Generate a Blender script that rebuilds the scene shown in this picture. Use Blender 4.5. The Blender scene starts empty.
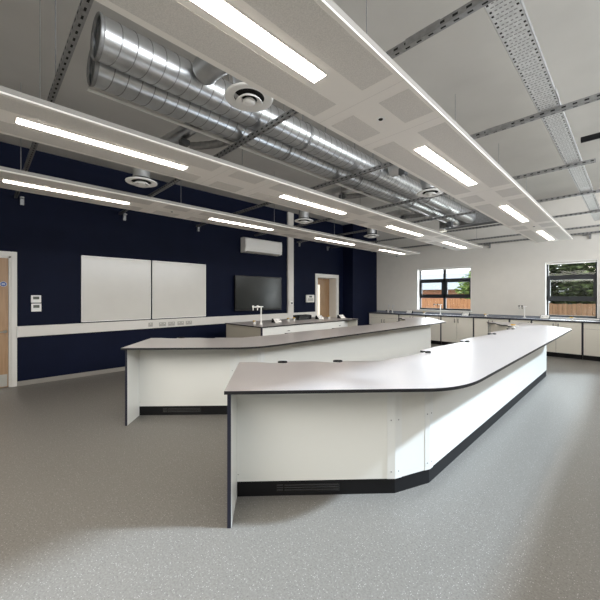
import bpy, bmesh, math, random
from math import sin, cos, pi, radians
from mathutils import Vector, Matrix
random.seed(7)
S = bpy.context.scene
COL = S.collection

# ------------------------------------------------------------------ materials
def new_mat(name):
    m = bpy.data.materials.new(name); m.use_nodes = True
    nt = m.node_tree
    return m, nt, nt.nodes['Principled BSDF']

def mat(name, col, rough=0.5, metal=0.0, emit=None, estr=0.0, noise=0.0, nscale=20.0, bump=0.0, spec=0.5):
    m, nt, b = new_mat(name)
    b.inputs['Roughness'].default_value = rough
    b.inputs['Metallic'].default_value = metal
    b.inputs['Specular IOR Level'].default_value = spec
    c = (*col, 1)
    b.inputs['Base Color'].default_value = c
    if noise or bump:
        tc = nt.nodes.new('ShaderNodeTexCoord')
        n = nt.nodes.new('ShaderNodeTexNoise'); n.inputs['Scale'].default_value = nscale; n.inputs['Detail'].default_value = 4
        nt.links.new(tc.outputs['Object'], n.inputs['Vector'])
        if noise:
            r = nt.nodes.new('ShaderNodeValToRGB')
            r.color_ramp.elements[0].position = .3; r.color_ramp.elements[1].position = .7
            r.color_ramp.elements[0].color = (*[max(0, x*(1-noise)) for x in col], 1)
            r.color_ramp.elements[1].color = (*[min(1, x*(1+noise)) for x in col], 1)
            nt.links.new(n.outputs['Fac'], r.inputs['Fac']); nt.links.new(r.outputs['Color'], b.inputs['Base Color'])
        if bump:
            bp = nt.nodes.new('ShaderNodeBump'); bp.inputs['Strength'].default_value = bump; bp.inputs['Distance'].default_value = .01
            nt.links.new(n.outputs['Fac'], bp.inputs['Height']); nt.links.new(bp.outputs['Normal'], b.inputs['Normal'])
    if emit:
        b.inputs['Emission Color'].default_value = (*emit, 1); b.inputs['Emission Strength'].default_value = estr
    return m

def speckle_floor():
    m, nt, b = new_mat('vinyl_floor')
    tc = nt.nodes.new('ShaderNodeTexCoord')
    def vor(scale, lo, hi):
        v = nt.nodes.new('ShaderNodeTexVoronoi'); v.inputs['Scale'].default_value = scale
        nt.links.new(tc.outputs['Object'], v.inputs['Vector'])
        d = nt.nodes.new('ShaderNodeMapRange'); d.inputs[1].default_value = lo; d.inputs[2].default_value = hi
        d.inputs[3].default_value = 1; d.inputs[4].default_value = 0
        nt.links.new(v.outputs['Distance'], d.inputs[0])
        w = nt.nodes.new('ShaderNodeSeparateColor'); nt.links.new(v.outputs['Color'], w.inputs[0])
        return d.outputs[0], w.outputs[0]
    def mul(a, c):
        n = nt.nodes.new('ShaderNodeMath'); n.operation = 'MULTIPLY'
        nt.links.new(a, n.inputs[0])
        if isinstance(c, float): n.inputs[1].default_value = c
        else: nt.links.new(c, n.inputs[1])
        return n.outputs[0]
    def gt(a, t):
        n = nt.nodes.new('ShaderNodeMath'); n.operation = 'GREATER_THAN'; nt.links.new(a, n.inputs[0]); n.inputs[1].default_value = t
        return n.outputs[0]
    n = nt.nodes.new('ShaderNodeTexNoise'); n.inputs['Scale'].default_value = 90; n.inputs['Detail'].default_value = 3
    nt.links.new(tc.outputs['Object'], n.inputs['Vector'])
    r = nt.nodes.new('ShaderNodeValToRGB')
    r.color_ramp.elements[0].position = .35; r.color_ramp.elements[0].color = (.175, .164, .148, 1)
    r.color_ramp.elements[1].position = .65; r.color_ramp.elements[1].color = (.225, .213, .195, 1)
    nt.links.new(n.outputs['Fac'], r.inputs['Fac'])
    cur = r.outputs['Color']
    for scale, lo, hi, t, c, f in ((100., .12, .30, .66, (.60, .58, .55, 1), .75), (80., .12, .28, .62, (.06, .055, .05, 1), .6)):
        d, w = vor(scale, lo, hi)
        fac = mul(mul(d, gt(w, t)), f)
        mx = nt.nodes.new('ShaderNodeMix'); mx.data_type = 'RGBA'
        nt.links.new(fac, mx.inputs['Factor']); nt.links.new(cur, mx.inputs['A']); mx.inputs['B'].default_value = c
        cur = mx.outputs['Result']
    nt.links.new(cur, b.inputs['Base Color'])
    b.inputs['Roughness'].default_value = .42
    bp = nt.nodes.new('ShaderNodeBump'); bp.inputs['Strength'].default_value = .12; bp.inputs['Distance'].default_value = .004
    nt.links.new(n.outputs['Fac'], bp.inputs['Height']); nt.links.new(bp.outputs['Normal'], b.inputs['Normal'])
    return m

def wood(name, c0, c1, scale=(22, 22, 1.2)):
    m, nt, b = new_mat(name)
    tc = nt.nodes.new('ShaderNodeTexCoord'); mp = nt.nodes.new('ShaderNodeMapping')
    mp.inputs['Scale'].default_value = scale
    nt.links.new(tc.outputs['Object'], mp.inputs['Vector'])
    n = nt.nodes.new('ShaderNodeTexNoise'); n.inputs['Scale'].default_value = 2.2; n.inputs['Detail'].default_value = 6
    nt.links.new(mp.outputs['Vector'], n.inputs['Vector'])
    r = nt.nodes.new('ShaderNodeValToRGB')
    r.color_ramp.elements[0].position = .3; r.color_ramp.elements[0].color = (*c0, 1)
    r.color_ramp.elements[1].position = .7; r.color_ramp.elements[1].color = (*c1, 1)
    nt.links.new(n.outputs['Fac'], r.inputs['Fac']); nt.links.new(r.outputs['Color'], b.inputs['Base Color'])
    b.inputs['Roughness'].default_value = .45
    return m

def glass_mat(name, tint=(.97, .98, .98), refl=.015):
    m = bpy.data.materials.new(name); m.use_nodes = True
    nt = m.node_tree; nt.nodes.clear()
    o = nt.nodes.new('ShaderNodeOutputMaterial'); t = nt.nodes.new('ShaderNodeBsdfTransparent'); g = nt.nodes.new('ShaderNodeBsdfGlossy')
    t.inputs['Color'].default_value = (*tint, 1); g.inputs['Roughness'].default_value = .02
    mx = nt.nodes.new('ShaderNodeMixShader'); mx.inputs['Fac'].default_value = refl
    nt.links.new(t.outputs[0], mx.inputs[1]); nt.links.new(g.outputs[0], mx.inputs[2]); nt.links.new(mx.outputs[0], o.inputs['Surface'])
    return m

def brick_mat(name):
    m, nt, b = new_mat(name)
    tc = nt.nodes.new('ShaderNodeTexCoord'); mp = nt.nodes.new('ShaderNodeMapping'); mp.inputs['Rotation'].default_value = (pi/2, 0, 0)
    nt.links.new(tc.outputs['Object'], mp.inputs['Vector'])
    k = nt.nodes.new('ShaderNodeTexBrick'); k.inputs['Scale'].default_value = 4
    k.inputs['Color1'].default_value = (.62, .22, .13, 1); k.inputs['Color2'].default_value = (.5, .17, .1, 1); k.inputs['Mortar'].default_value = (.6, .45, .38, 1)
    nt.links.new(mp.outputs['Vector'], k.inputs['Vector']); nt.links.new(k.outputs['Color'], b.inputs['Base Color'])
    b.inputs['Roughness'].default_value = .9
    return m

def leaf_mat(name, dark, light):
    m, nt, b = new_mat(name)
    tc = nt.nodes.new('ShaderNodeTexCoord'); n = nt.nodes.new('ShaderNodeTexNoise'); n.inputs['Scale'].default_value = 5; n.inputs['Detail'].default_value = 6
    nt.links.new(tc.outputs['Object'], n.inputs['Vector'])
    r = nt.nodes.new('ShaderNodeValToRGB')
    r.color_ramp.elements[0].position = .38; r.color_ramp.elements[0].color = (*dark, 1)
    r.color_ramp.elements[1].position = .64; r.color_ramp.elements[1].color = (*light, 1)
    nt.links.new(n.outputs['Fac'], r.inputs['Fac']); nt.links.new(r.outputs['Color'], b.inputs['Base Color'])
    b.inputs['Roughness'].default_value = .6
    return m

M = dict(
    floor=speckle_floor(),
    navy=mat('navy_paint', (.0032, .0060, .0220), .6, noise=.08, nscale=3, spec=.12),
    white_wall=mat('white_wall_paint', (.72, .69, .635), .7, noise=.02, nscale=4, spec=.2),
    plaster=mat('ceiling_plaster', (.62, .60, .565), .85, noise=.05, nscale=1.3, spec=.2),
    raft=mat('raft_steel', (.94, .895, .835), .5, spec=.3),
    raftedge_shade=mat('raft_edge_dimmed', (.33, .315, .29), .5, spec=.2),  # raft sides darkened in colour to offset the daylight falling on them
    perf=mat('raft_perforated', (.75, .715, .665), .6, noise=.10, nscale=160, spec=.3),
    led=mat('led_diffuser', (.9, .9, .9), .4, emit=(1., .91, .81), estr=17.),
    ledframe=mat('led_frame', (.75, .72, .66), .4),
    galv=mat('galvanised_steel', (.62, .63, .64), .30, .95, noise=.10, nscale=9),
    galv_neck=mat('galvanised_neck', (.34, .34, .33), .45, .5),
    galv_seam=mat('galvanised_seam', (.30, .30, .30), .45, .8),
    galv_dull=mat('galvanised_strut', (.33, .33, .33), .45, .8, noise=.15, nscale=30),
    galv_tray=mat('galvanised_tray', (.78, .79, .79), .5, .15, noise=.12, nscale=25),
    tray_slot=mat('tray_slot', (.36, .36, .36), .6, .3),
    duct_dark=mat('dark_duct', (.10, .105, .11), .6, .2),
    hole=mat('slot_dark', (.012, .012, .012), .9),
    black=mat('black_plinth', (.006, .006, .007), .55, spec=.25),
    grille=mat('grille_bars', (.035, .035, .036), .4),
    black_gloss=mat('black_plastic', (.012, .012, .013), .25),
    screen=mat('tv_screen', (.020, .023, .022), .16),
    edge=mat('dark_edging', (.008, .009, .024), .4),
    topedge=mat('black_edging', (.008, .008, .010), .4),
    panel=mat('white_laminate', (.78, .78, .74), .32, spec=.4),
    strip=mat('white_cover_strip', (.78, .79, .77), .3),
    screw=mat('screw_steel', (.35, .35, .35), .35, .8),
    top=mat('grey_laminate_top', (.43, .40, .39), .28, noise=.06, nscale=140, spec=.45),
    top_back=mat('blue_grey_worktop', (.24, .26, .30), .25, noise=.05, nscale=120),
    cream=mat('cream_laminate', (.80, .765, .68), .4),
    cream_dark=mat('gable_shade_and_outlet', (.42, .39, .33), .45),  # gable shadow put into the colour; also the tone of socket outlets
    handle=mat('grey_handle', (.07, .07, .07), .35, .6),
    upvc=mat('white_plastic', (.76, .735, .685), .4),
    white=mat('white_gloss_plastic', (.90, .885, .85), .3),
    trunk=mat('dado_white', (.74, .71, .66), .4),
    socket=mat('socket_faces', (.46, .44, .40), .4),
    lcd=mat('lcd_window', (.09, .10, .075), .3),
    board=mat('whiteboard_surface', (.70, .68, .63), .2, noise=.02, nscale=3),
    anthra=mat('anthracite_frame', (.016, .021, .026), .4),
    oak=wood('oak_veneer', (.36, .215, .11), (.46, .29, .16)),
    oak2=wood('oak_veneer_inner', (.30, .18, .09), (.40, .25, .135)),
    kick=mat('kick_plate_steel', (.5, .48, .43), .35, .7),
    blue=mat('sign_blue', (.03, .08, .30), .4),
    signwhite=mat('sign_white', (.75, .76, .78), .4),
    yellow=mat('gas_yellow', (.75, .47, .05), .4),
    skirting=mat('grey_skirting', (.30, .28, .25), .5),
    glow=mat('lit_glass', (.7, .66, .56), .3, emit=(1, .93, .78), estr=.55),
    red=mat('red_cable', (.4, .03, .02), .5),
    glass=glass_mat('window_glass'),
    fence=wood('fence_timber', (.38, .15, .06), (.60, .28, .13), (9, 9, .6)),
    fence_shade=wood('fence_timber_shaded', (.20, .10, .05), (.34, .18, .10), (9, 9, .6)),  # darker copy of the lit fence timber, tree shade put into the colour
    brick=brick_mat('brick_wall'),
    roof=mat('grey_roof', (.33, .36, .40), .6, noise=.06, nscale=4),
    ground=mat('grass_ground', (.10, .14, .05), .95, noise=.2, nscale=8),
    bark=mat('bark', (.07, .05, .035), .9),
    leaf_a=leaf_mat('leaves_pale', (.10, .17, .04), (.42, .55, .16)),
    leaf_b=leaf_mat('leaves_dark', (.004, .010, .003), (.17, .22, .085)),
)

# ------------------------------------------------------------------ mesh builder
class MB:
    def __init__(s): s.v, s.f, s.m, s.mats, s.sm = [], [], [], [], []
    def mi(s, m):
        if m not in s.mats: s.mats.append(m)
        return s.mats.index(m)
    def add(s, verts, faces, m, smooth=False):
        o = len(s.v); s.v += [tuple(p) for p in verts]; k = s.mi(m)
        for f in faces: s.f.append(tuple(i+o for i in f)); s.m.append(k); s.sm.append(smooth)
        return s
    def box(s, x0, x1, y0, y1, z0, z1, m, bev=0.0):
        if x0 > x1: x0, x1 = x1, x0
        if y0 > y1: y0, y1 = y1, y0
        if z0 > z1: z0, z1 = z1, z0
        if bev <= 0:
            v = [(x, y, z) for z in (z0, z1) for y in (y0, y1) for x in (x0, x1)]
            return s.add(v, [(0, 2, 3, 1), (4, 5, 7, 6), (0, 1, 5, 4), (2, 6, 7, 3), (0, 4, 6, 2), (1, 3, 7, 5)], m)
        bm = bmesh.new(); bmesh.ops.create_cube(bm, size=1)
        for q in bm.verts: q.co = Vector(((x0+x1)/2+q.co.x*(x1-x0), (y0+y1)/2+q.co.y*(y1-y0), (z0+z1)/2+q.co.z*(z1-z0)))
        bmesh.ops.bevel(bm, geom=bm.edges[:], offset=min(bev, .45*min(x1-x0, y1-y0, z1-z0)), segments=2, affect='EDGES')
        bm.verts.index_update()
        s.add([q.co[:] for q in bm.verts], [[q.index for q in f.verts] for f in bm.faces], m); bm.free()
        return s
    def prism(s, pts, z0, z1, m, msides=None):
        if sum(a[0]*b[1]-b[0]*a[1] for a, b in zip(pts, pts[1:]+pts[:1])) < 0: pts = pts[::-1]
        n = len(pts)
        v = [(x, y, z0) for x, y in pts]+[(x, y, z1) for x, y in pts]
        s.add(v, [tuple(range(n-1, -1, -1)), tuple(range(n, 2*n))], m)
        s.add(v, [(i, (i+1) % n, n+(i+1) % n, n+i) for i in range(n)], msides or m)
        return s
    def wall2(s, pts, t, z0, z1, m):       # a thin board following a 2-D polyline, thickness t to the left of travel
        L = []
        for i, p in enumerate(pts):
            ds = []
            if i > 0: ds.append((Vector(p)-Vector(pts[i-1])).normalized())
            if i < len(pts)-1: ds.append((Vector(pts[i+1])-Vector(p)).normalized())
            ns = [Vector((-d.y, d.x)) for d in ds]
            n = sum(ns, Vector((0, 0))).normalized(); k = 1/max(.3, n.dot(ns[0]))
            L.append(Vector(p)+n*t*k)
        return s.prism([tuple(p) for p in pts]+[tuple(q) for q in reversed(L)], z0, z1, m)
    def tube(s, path, r, m, n=10, cap=True, smooth=True):
        path = [Vector(p) for p in path]; o = []; rr = r if isinstance(r, (list, tuple)) else [r]*len(path)
        up = None
        for i, p in enumerate(path):
            t = (path[min(i+1, len(path)-1)]-path[max(i-1, 0)]).normalized()
            if up is None:
                up = Vector((0, 0, 1)) if abs(t.z) < .9 else Vector((1, 0, 0))
            a = t.cross(up).normalized(); b = a.cross(t).normalized(); up = b
            for k in range(n):
                q = 2*pi*k/n; o.append(p+a*cos(q)*rr[i]+b*sin(q)*rr[i])
        F = [(i*n+k, i*n+(k+1) % n, (i+1)*n+(k+1) % n, (i+1)*n+k) for i in range(len(path)-1) for k in range(n)]
        s.add(o, F, m, smooth)
        if cap: s.add(o[:n], [tuple(range(n-1, -1, -1))], m); s.add(o[-n:], [tuple(range(n))], m)
        return s
    def lathe(s, prof, c, m, n=28, axis='z', smooth=True, cap=True):   # prof: (radius, height)
        o = []
        for r, h in prof:
            for k in range(n):
                q = 2*pi*k/n; a, b = r*cos(q), r*sin(q)
                p = {'z': (a, b, h), 'y': (a, h, b), 'x': (h, a, b)}[axis]
                o.append((c[0]+p[0], c[1]+p[1], c[2]+p[2]))
        F = [(i*n+k, i*n+(k+1) % n, (i+1)*n+(k+1) % n, (i+1)*n+k) for i in range(len(prof)-1) for k in range(n)]
        s.add(o, F, m, smooth)
        if cap:
            s.add(o[:n], [tuple(range(n-1, -1, -1))], m); s.add(o[-n:], [tuple(range(n))], m)
        return s
    def build(s, name, parent=None, off=None):
        me = bpy.data.meshes.new(name)
        if off is None and parent is not None: off = parent['_o'] if '_o' in parent else (0, 0, 0)
        off = off or (0, 0, 0)
        me.from_pydata([(p[0]-off[0], p[1]-off[1], p[2]-off[2]) for p in s.v], [], s.f)
        for m in s.mats: me.materials.append(m)
        me.polygons.foreach_set('material_index', s.m); me.polygons.foreach_set('use_smooth', s.sm)
        bm = bmesh.new(); bm.from_mesh(me); bmesh.ops.recalc_face_normals(bm, faces=bm.faces[:]); bm.to_mesh(me); bm.free()
        me.update()
        o = bpy.data.objects.new(name, me); COL.objects.link(o)
        if parent is not None:
            o.parent = parent; o['_o'] = off
        return o

def tag(o, label, cat, group=None, kind=None):
    o['label'] = label; o['category'] = cat
    if group: o['group'] = group
    if kind: o['kind'] = kind
    return o
ROOTS = []
def thing(name, label, cat, loc=(0, 0, 0), group=None, kind=None, rotz=0.0):
    o = bpy.data.objects.new(name, None); COL.objects.link(o)
    o.location = loc; o.rotation_euler = (0, 0, rotz); o.empty_display_size = .1
    o['_o'] = loc; ROOTS.append(o)
    return tag(o, label, cat, group, kind)
def copy_tree(o, loc, label=None, parent=None, rotz=None):
    c = o.copy(); COL.objects.link(c)
    if parent is not None: c.parent = parent
    else:
        c.location = loc; c['_o'] = loc; ROOTS.append(c)
        if rotz is not None: c.rotation_euler = (0, 0, rotz)
        if label: c['label'] = label
    for ch in list(o.children): copy_tree(ch, None, None, c)
    return c
def solo(name, mb, label, cat, group=None, kind=None, origin=None):
    o = mb.build(name, off=origin)
    if origin: o.location = origin
    return tag(o, label, cat, group, kind)

# ------------------------------------------------------------------ main planes (metres; camera above the origin)
XL, YB, ZC = -7.08, 10.53, 3.95       # navy wall, white far wall, ceiling
XR, YF = 1.6, -3.2                    # unseen right and rear walls
WT = .32
def struct(name, mb, label, cat): return solo(name, mb, label, cat, kind='structure')

struct('floor', MB().box(XL-WT-.1, XR+.2, YF-.2, YB+WT, -.1, 0, M['floor']), 'grey speckled vinyl floor of the whole room', 'floor')
XCE = 1.2                              # ceiling stops short: unseen opening shaped to let the daylight beam in
struct('ceiling', MB().box(XL-WT, XCE, YF-.2, YB+WT, ZC, ZC+.15, M['plaster']).box(XCE, XR+.2, YF-.2, -1.3, ZC, ZC+.15, M['plaster']).box(XCE, XR+.2, 10.4, YB+WT, ZC, ZC+.15, M['plaster']), 'grey plaster ceiling above the hanging rafts', 'ceiling')
# left navy wall with two door openings
D1 = (-.60, .365, 2.125); D2 = (7.722, 8.665, 2.09)
w = MB(); m = M['navy']
w.box(XL-WT, XL, YF-.2, D1[0], 0, ZC, m); w.box(XL-WT, XL, D1[1], D2[0], 0, ZC, m); w.box(XL-WT, XL, D2[1], YB+WT, 0, ZC, m)
w.box(XL-WT, XL, D1[0], D1[1], D1[2], ZC, m); w.box(XL-WT, XL, D2[0], D2[1], D2[2], ZC, m)
w.box(XL, -6.66, 9.05, YB, 0, ZC, m)
w.box(XL-WT-.1, XL-WT, D1[0]-.2, D1[1]+.2, 0, 2.4, m)  # unseen plate added behind the first door to block outside light
struct('wall_left', w, 'dark navy painted wall on the left', 'wall')
# far white wall with two window openings
W1 = (-5.09, -3.40, 1.03, 2.385); W2 = (-1.605, -.585, .935, 2.36)
w = MB(); m = M['white_wall']
for a, b in ((XL, W1[0]), (W1[1], W2[0]), (W2[1], XR+.2)): w.box(a, b, YB, YB+WT, 0, ZC, m)
for q in (W1, W2):
    w.box(q[0], q[1], YB, YB+WT, 0, q[2], m); w.box(q[0], q[1], YB, YB+WT, q[3], ZC, m)
struct('wall_back', w, 'white painted far wall with two windows', 'wall')
# right wall: unseen, cut low to shape the daylight beam passing over it
w = MB(); RW = (-1.3, 10.4, 2.32, 5.2)
w.box(XR, XR+.2, YF-.2, RW[0], 0, ZC, m); w.box(XR, XR+.2, RW[1], YB, 0, ZC, m); w.box(XR, XR+.2, RW[0], RW[1], 0, RW[2], m)
struct('wall_right', w, 'white wall on the right below an added daylight opening', 'wall')
struct('wall_front', MB().box(XL, XR, YF-.2, YF, 0, ZC, m), 'white wall behind the camera', 'wall')
struct('baseboard_left', MB().box(XL, XL+.012, D1[1]+.075, D2[0]-.1, 0, .075, M['skirting']).box(XL, XL+.012, D2[1]+.14, 9.04, 0, .075, M['skirting']),
       'grey coved skirting along the foot of the navy wall', 'skirting')

# ------------------------------------------------------------------ doors
d = thing('door_1', 'oak door at the left edge with blue round sign and metal kick plate', 'door', (XL, D1[0], 0), kind='structure')
a = MB(); m = M['upvc']
for y0, y1 in ((D1[1], D1[1]+.072), (D1[0]-.072, D1[0])): a.box(XL, XL+.02, y0, y1, 0, D1[2]+.075, m, .004)
a.box(XL, XL+.02, D1[0], D1[1], D1[2], D1[2]+.075, m, .004)
for y0, y1 in ((D1[1]-.03, D1[1]), (D1[0], D1[0]+.03)): a.box(XL-.12, XL, y0, y1, 0, D1[2], m)
a.box(XL-.12, XL, D1[0], D1[1], D1[2]-.03, D1[2], m)
a.build('architrave', d)
lf = MB().box(XL-.06, XL-.015, D1[0]+.033, D1[1]-.033, .008, D1[2]-.033, M['oak'], .003).build('door_leaf', d)
MB().box(XL-.015, XL-.012, D1[0]+.06, D1[1]-.045, .02, .215, M['kick']).build('kick_plate', lf)
h = MB().lathe([(.026, 0), (.026, .008), (.010, .010), (.010, .05)], (XL-.014, .292, .905), M['kick'], 16, 'x')
h.tube([(XL+.03, .292, .905), (XL+.036, .27, .905), (XL+.036, .17, .90)], .009, M['kick'], 8)
h.build('door_handle', lf)
g = MB().lathe([(.042, 0), (.042, .003)], (XL-.015, .272, 1.672), M['signwhite'], 28, 'x', smooth=False)
g.lathe([(.038, 0), (.038, .0036)], (XL-.015, .272, 1.672), M['blue'], 28, 'x', smooth=False)
for z, l in ((1.684, .018), (1.672, .024), (1.660, .018)): g.box(XL-.0115, XL-.011, .272-l, .272+l, z-.003, z+.003, M['signwhite'])
g.build('round_sign', lf)

d = thing('door_2', 'oak door deep in white lined recess near the far corner', 'door', (XL, D2[0], 0), kind='structure')
a = MB()
for y0, y1 in ((D2[1], D2[1]+.125), (D2[0]-.105, D2[0])): a.box(XL, XL+.022, y0, y1, 0, D2[2]+.105, m, .004)
a.box(XL, XL+.022, D2[0], D2[1], D2[2], D2[2]+.105, m, .004)
a.build('architrave', d)
a = MB()
a.box(XL-.31, XL, D2[0], D2[0]+.012, 0, D2[2], m); a.box(XL-.31, XL, D2[1]-.012, D2[1], 0, D2[2], m); a.box(XL-.31, XL, D2[0]+.012, D2[1]-.012, D2[2]-.012, D2[2], m)
a.build('reveal_lining', d)
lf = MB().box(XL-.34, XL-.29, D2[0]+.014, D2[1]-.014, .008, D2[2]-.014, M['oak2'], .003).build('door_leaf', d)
MB().box(XL-.29, XL-.286, 7.94, 8.16, .55, 1.86, M['glow']).build('vision_panel', lf)  # glows in place of light from the corridor beyond

# ------------------------------------------------------------------ windows in the far wall
def window(name, W, cols, trans, label):
    t = thing(name, label, 'window', ((W[0]+W[1])/2, YB, W[2]), kind='structure')
    x0, x1, z0, z1 = W; y0, y1 = YB+.15, YB+.215; fw = .05; am = M['anthra']
    f = MB(); f.box(x0, x1, y0, y1, z0, z0+fw, am); f.box(x0, x1, y0, y1, z1-fw, z1, am)
    f.box(x0, x0+fw, y0, y1, z0, z1, am); f.box(x1-fw, x1, y0, y1, z0, z1, am)
    xs = [x0+(x1-x0)*i/cols for i in range(cols+1)]
    for x in xs[1:-1]: f.box(x-.04, x+.04, y0, y1, z0, z1, am)
    for z in trans: f.box(x0, x1, y0, y1, z-.04, z+.04, am)
    f.build('window_frame', t)
    rows = [z0]+list(trans)+[z1]
    for i in range(cols):
        a, b = xs[i]+.04, xs[i+1]-.04
        s = MB(); c, e = rows[1]+.03, rows[2]-.03; q = .05                    # opening sash of the middle row
        s.box(a, b, y0-.02, y1-.01, c, c+q, am, .004); s.box(a, b, y0-.02, y1-.01, e-q, e, am, .004)
        s.box(a, a+q, y0-.02, y1-.01, c, e, am, .004); s.box(b-q, b, y0-.02, y1-.01, c, e, am, .004)
        sh = s.build('sash', t)
        MB().box((a+b)/2-.055, (a+b)/2+.055, y0-.05, y0-.02, c+.012, c+.034, am, .004).build('window_handle', sh)
        for k in range(3): MB().box(a-.01, b+.01, YB+.18, YB+.184, rows[k]+.02, rows[k+1]-.02, M['glass']).build('glass_pane', t)
    r = MB(); wm = M['white']
    r.box(x0-.002, x0+.012, YB-.002, y0, z0, z1, wm); r.box(x1-.012, x1+.002, YB-.002, y0, z0, z1, wm)
    r.box(x0, x1, YB-.002, y0, z1-.012, z1+.002, wm)
    r.build('reveal', t)
    MB().box(x0-.03, x1+.03, YB-.045, y0, z0-.028, z0, wm, .005).build('sill', t)
    MB().box(x0+.014, x1-.014, YB+.06, YB+.12, z1-.055, z1-.013, M['upvc'], .008).build('blind_cassette', t)
    return t
window('window_1', W1, 2, (1.955, 1.495), 'two column window over the far bench showing white sky and brick building')
window('window_2', W2, 1, (1.935, 1.43), 'single column window at the right showing dense dark foliage')

# ------------------------------------------------------------------ outside
struct('ground_outside', MB().box(-40, 30, YB+WT, 60, -.5, -.35, M['ground']), 'green ground outside the far windows', 'ground')
def fence(x0, x1, y, top, mm, label, lean=0):
    t = thing('timber_fence', label, 'fence', ((x0+x1)/2, y, -.35))
    p = MB(); x = x0
    while x < x1:
        z = top+random.uniform(-.015, .015)
        p.box(x, x+.125, y+random.uniform(0, .012), y+.03, -.35, z, mm); x += .135
    p.build('boards', t)
    MB().box(x0, x1, y+.04, y+.09, .9, .98, mm).build('rail', t)
    x = x0+.4
    while x < x1: MB().box(x, x+.09, y+.04, y+.13, -.35, top+.03, mm).build('post', t); x += 2.4
fence(-9.6, -4.3, 15, 1.345, M['fence'], 'sunlit orange timber fence outside the left window')
fence(-3.4, .6, 15, 1.20, M['fence_shade'], 'timber fence coloured as shaded under the trees outside the right window')
t = thing('brick_building', 'low brick building with pale grey roof beyond the orange fence', 'building', (-13, 26, -.35))
MB().box(-24, -7.5, 25.5, 32, -.35, 2.02, M['brick']).build('wall', t)
r = MB(); r.add([(-25, 24.9, 1.97), (-6.9, 24.9, 1.97), (-6.9, 33, 1.97), (-25, 33, 1.97), (-24, 28, 3.35), (-7.6, 28, 3.35)],
                [(0, 1, 5, 4), (1, 2, 5), (2, 3, 4, 5), (3, 0, 4), (0, 3, 2, 1)], M['roof']); r.build('roof', t)
MB().box(-17, -14.5, 25.45, 25.5, .8, 1.8, M['anthra']).build('window', t)

def tree(c, rad, n, lm, label, trunk_h, size=.13):
    t = thing('leafy_tree', label, 'tree', (c[0], c[1], -.35), group='trees outside the windows')
    MB().tube([(c[0], c[1], -.35), (c[0]+.05, c[1], trunk_h*.5), (c[0]-.04, c[1], trunk_h)], [.12, .09, .05], M['bark'], 8).build('trunk', t)
    f = MB()
    for i in range(n):
        while True:
            p = Vector((random.uniform(-1, 1), random.uniform(-1, 1), random.uniform(-1, 1)))
            if p.length < 1: break
        p *= .55+.45*random.random()
        q = Vector((c[0]+p.x*rad[0], c[1]+p.y*rad[1], c[2]+p.z*rad[2]))
        R = Matrix.Rotation(random.uniform(0, 6.28), 3, 'Z') @ Matrix.Rotation(random.uniform(-1.1, 1.1), 3, 'X')
        s = size*random.uniform(.6, 1.4)
        f.add([q+R@Vector(v) for v in ((-s, 0, 0), (0, -s*.45, .02), (s, 0, 0), (0, s*.45, .02))], [(0, 1, 2, 3)], lm)
    f.build('foliage', t)
tree((-5.45, 17.5, 1.85), (.95, .8, .95), 1500, M['leaf_a'], 'pale green small tree right of the brick building in the left window', 1.6, .12)
tree((-3.35, 17.2, 2.2), (1.0, .8, 1.9), 2300, M['leaf_b'], 'dark green tree at the left side of the right window', 1.6, .13)
tree((-1.25, 17.2, 2.3), (1.0, .8, 2.0), 2600, M['leaf_b'], 'dark green tree filling the right side of the right window', 1.7, .13)
hg = MB()
for i in range(12000):
    q = Vector((random.uniform(-6.0, 1.5), random.uniform(18.6, 19.6), random.uniform(-.3, 5.2)))
    Rm = Matrix.Rotation(random.uniform(0, 6.28), 3, 'Z') @ Matrix.Rotation(random.uniform(-1.3, 1.3), 3, 'X'); sz = random.uniform(.12, .26)
    hg.add([q+Rm@Vector(v) for v in ((-sz, 0, 0), (0, -sz*.5, .02), (sz, 0, 0), (0, sz*.5, .02))], [(0, 1, 2, 3)], M['leaf_b'])
solo('hedge_foliage', hg, 'dense dark hedge foliage behind the trees outside the right window', 'hedge', kind='stuff', origin=(-1.5, 19, -.35))

# ------------------------------------------------------------------ splayed laboratory benches (near one modelled in place, then copied)
MY = 4.86
A2, B2 = (-1.62, 8.55), (-2.28, 8.08)
mir = lambda p: (p[0], 2*MY-p[1])
A, B = (-1.742, 1.061), (-2.42, 1.627)
fr = [A, (-1.069, 1.818), (-.90, 2.006)]
for i in range(1, 11):
    t_ = i/11; p0, p1, p2 = Vector((-.90, 2.006)), Vector((-.744, 2.18)), Vector((-.744, 2.52))
    q = p0*(1-t_)**2+p1*2*t_*(1-t_)+p2*t_*t_; fr.append((q.x, q.y))
fr.append((-.744, 2.52))
front = fr+[(-.744, 7.33), (-.752, 7.42), (-.79, 7.51)]+[A2]
# rear edge: shallow bays that end in small square steps
I0 = (-1.58, 2.56)
u = (Vector(I0)-Vector(B)).normalized(); nrm = Vector((u.y, -u.x)); bl = (Vector(I0)-Vector(B)).length
rear = [B]
for s in (.36, .88):
    a_ = Vector(B)+u*(s-.22); b_ = Vector(B)+u*s
    rear += [tuple(a_), tuple(Vector(B)+u*(s-.08)+nrm*.05), tuple(b_+nrm*.055), tuple(b_)]
rear.append(I0)
for y in (3.35, 4.48, 5.65, 6.75):
    rear += [(-1.58, y-.75), (-1.545, y-.45), (-1.51, y-.2), (-1.50, y), (-1.585, y), (-1.585, y+.03)]
J0 = mir(I0); u2 = (Vector(B2)-Vector(J0)).normalized(); n2 = Vector((u2.y, -u2.x)); L2 = (Vector(B2)-Vector(J0)).length
rear.append(J0)
for s_ in (.42, .92):
    rear += [tuple(Vector(J0)+u2*(s_-.24)), tuple(Vector(J0)+u2*(s_-.1)+n2*.05), tuple(Vector(J0)+u2*s_+n2*.055), tuple(Vector(J0)+u2*s_)]
rear.append(B2)
outline = front+list(reversed(rear))
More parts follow.
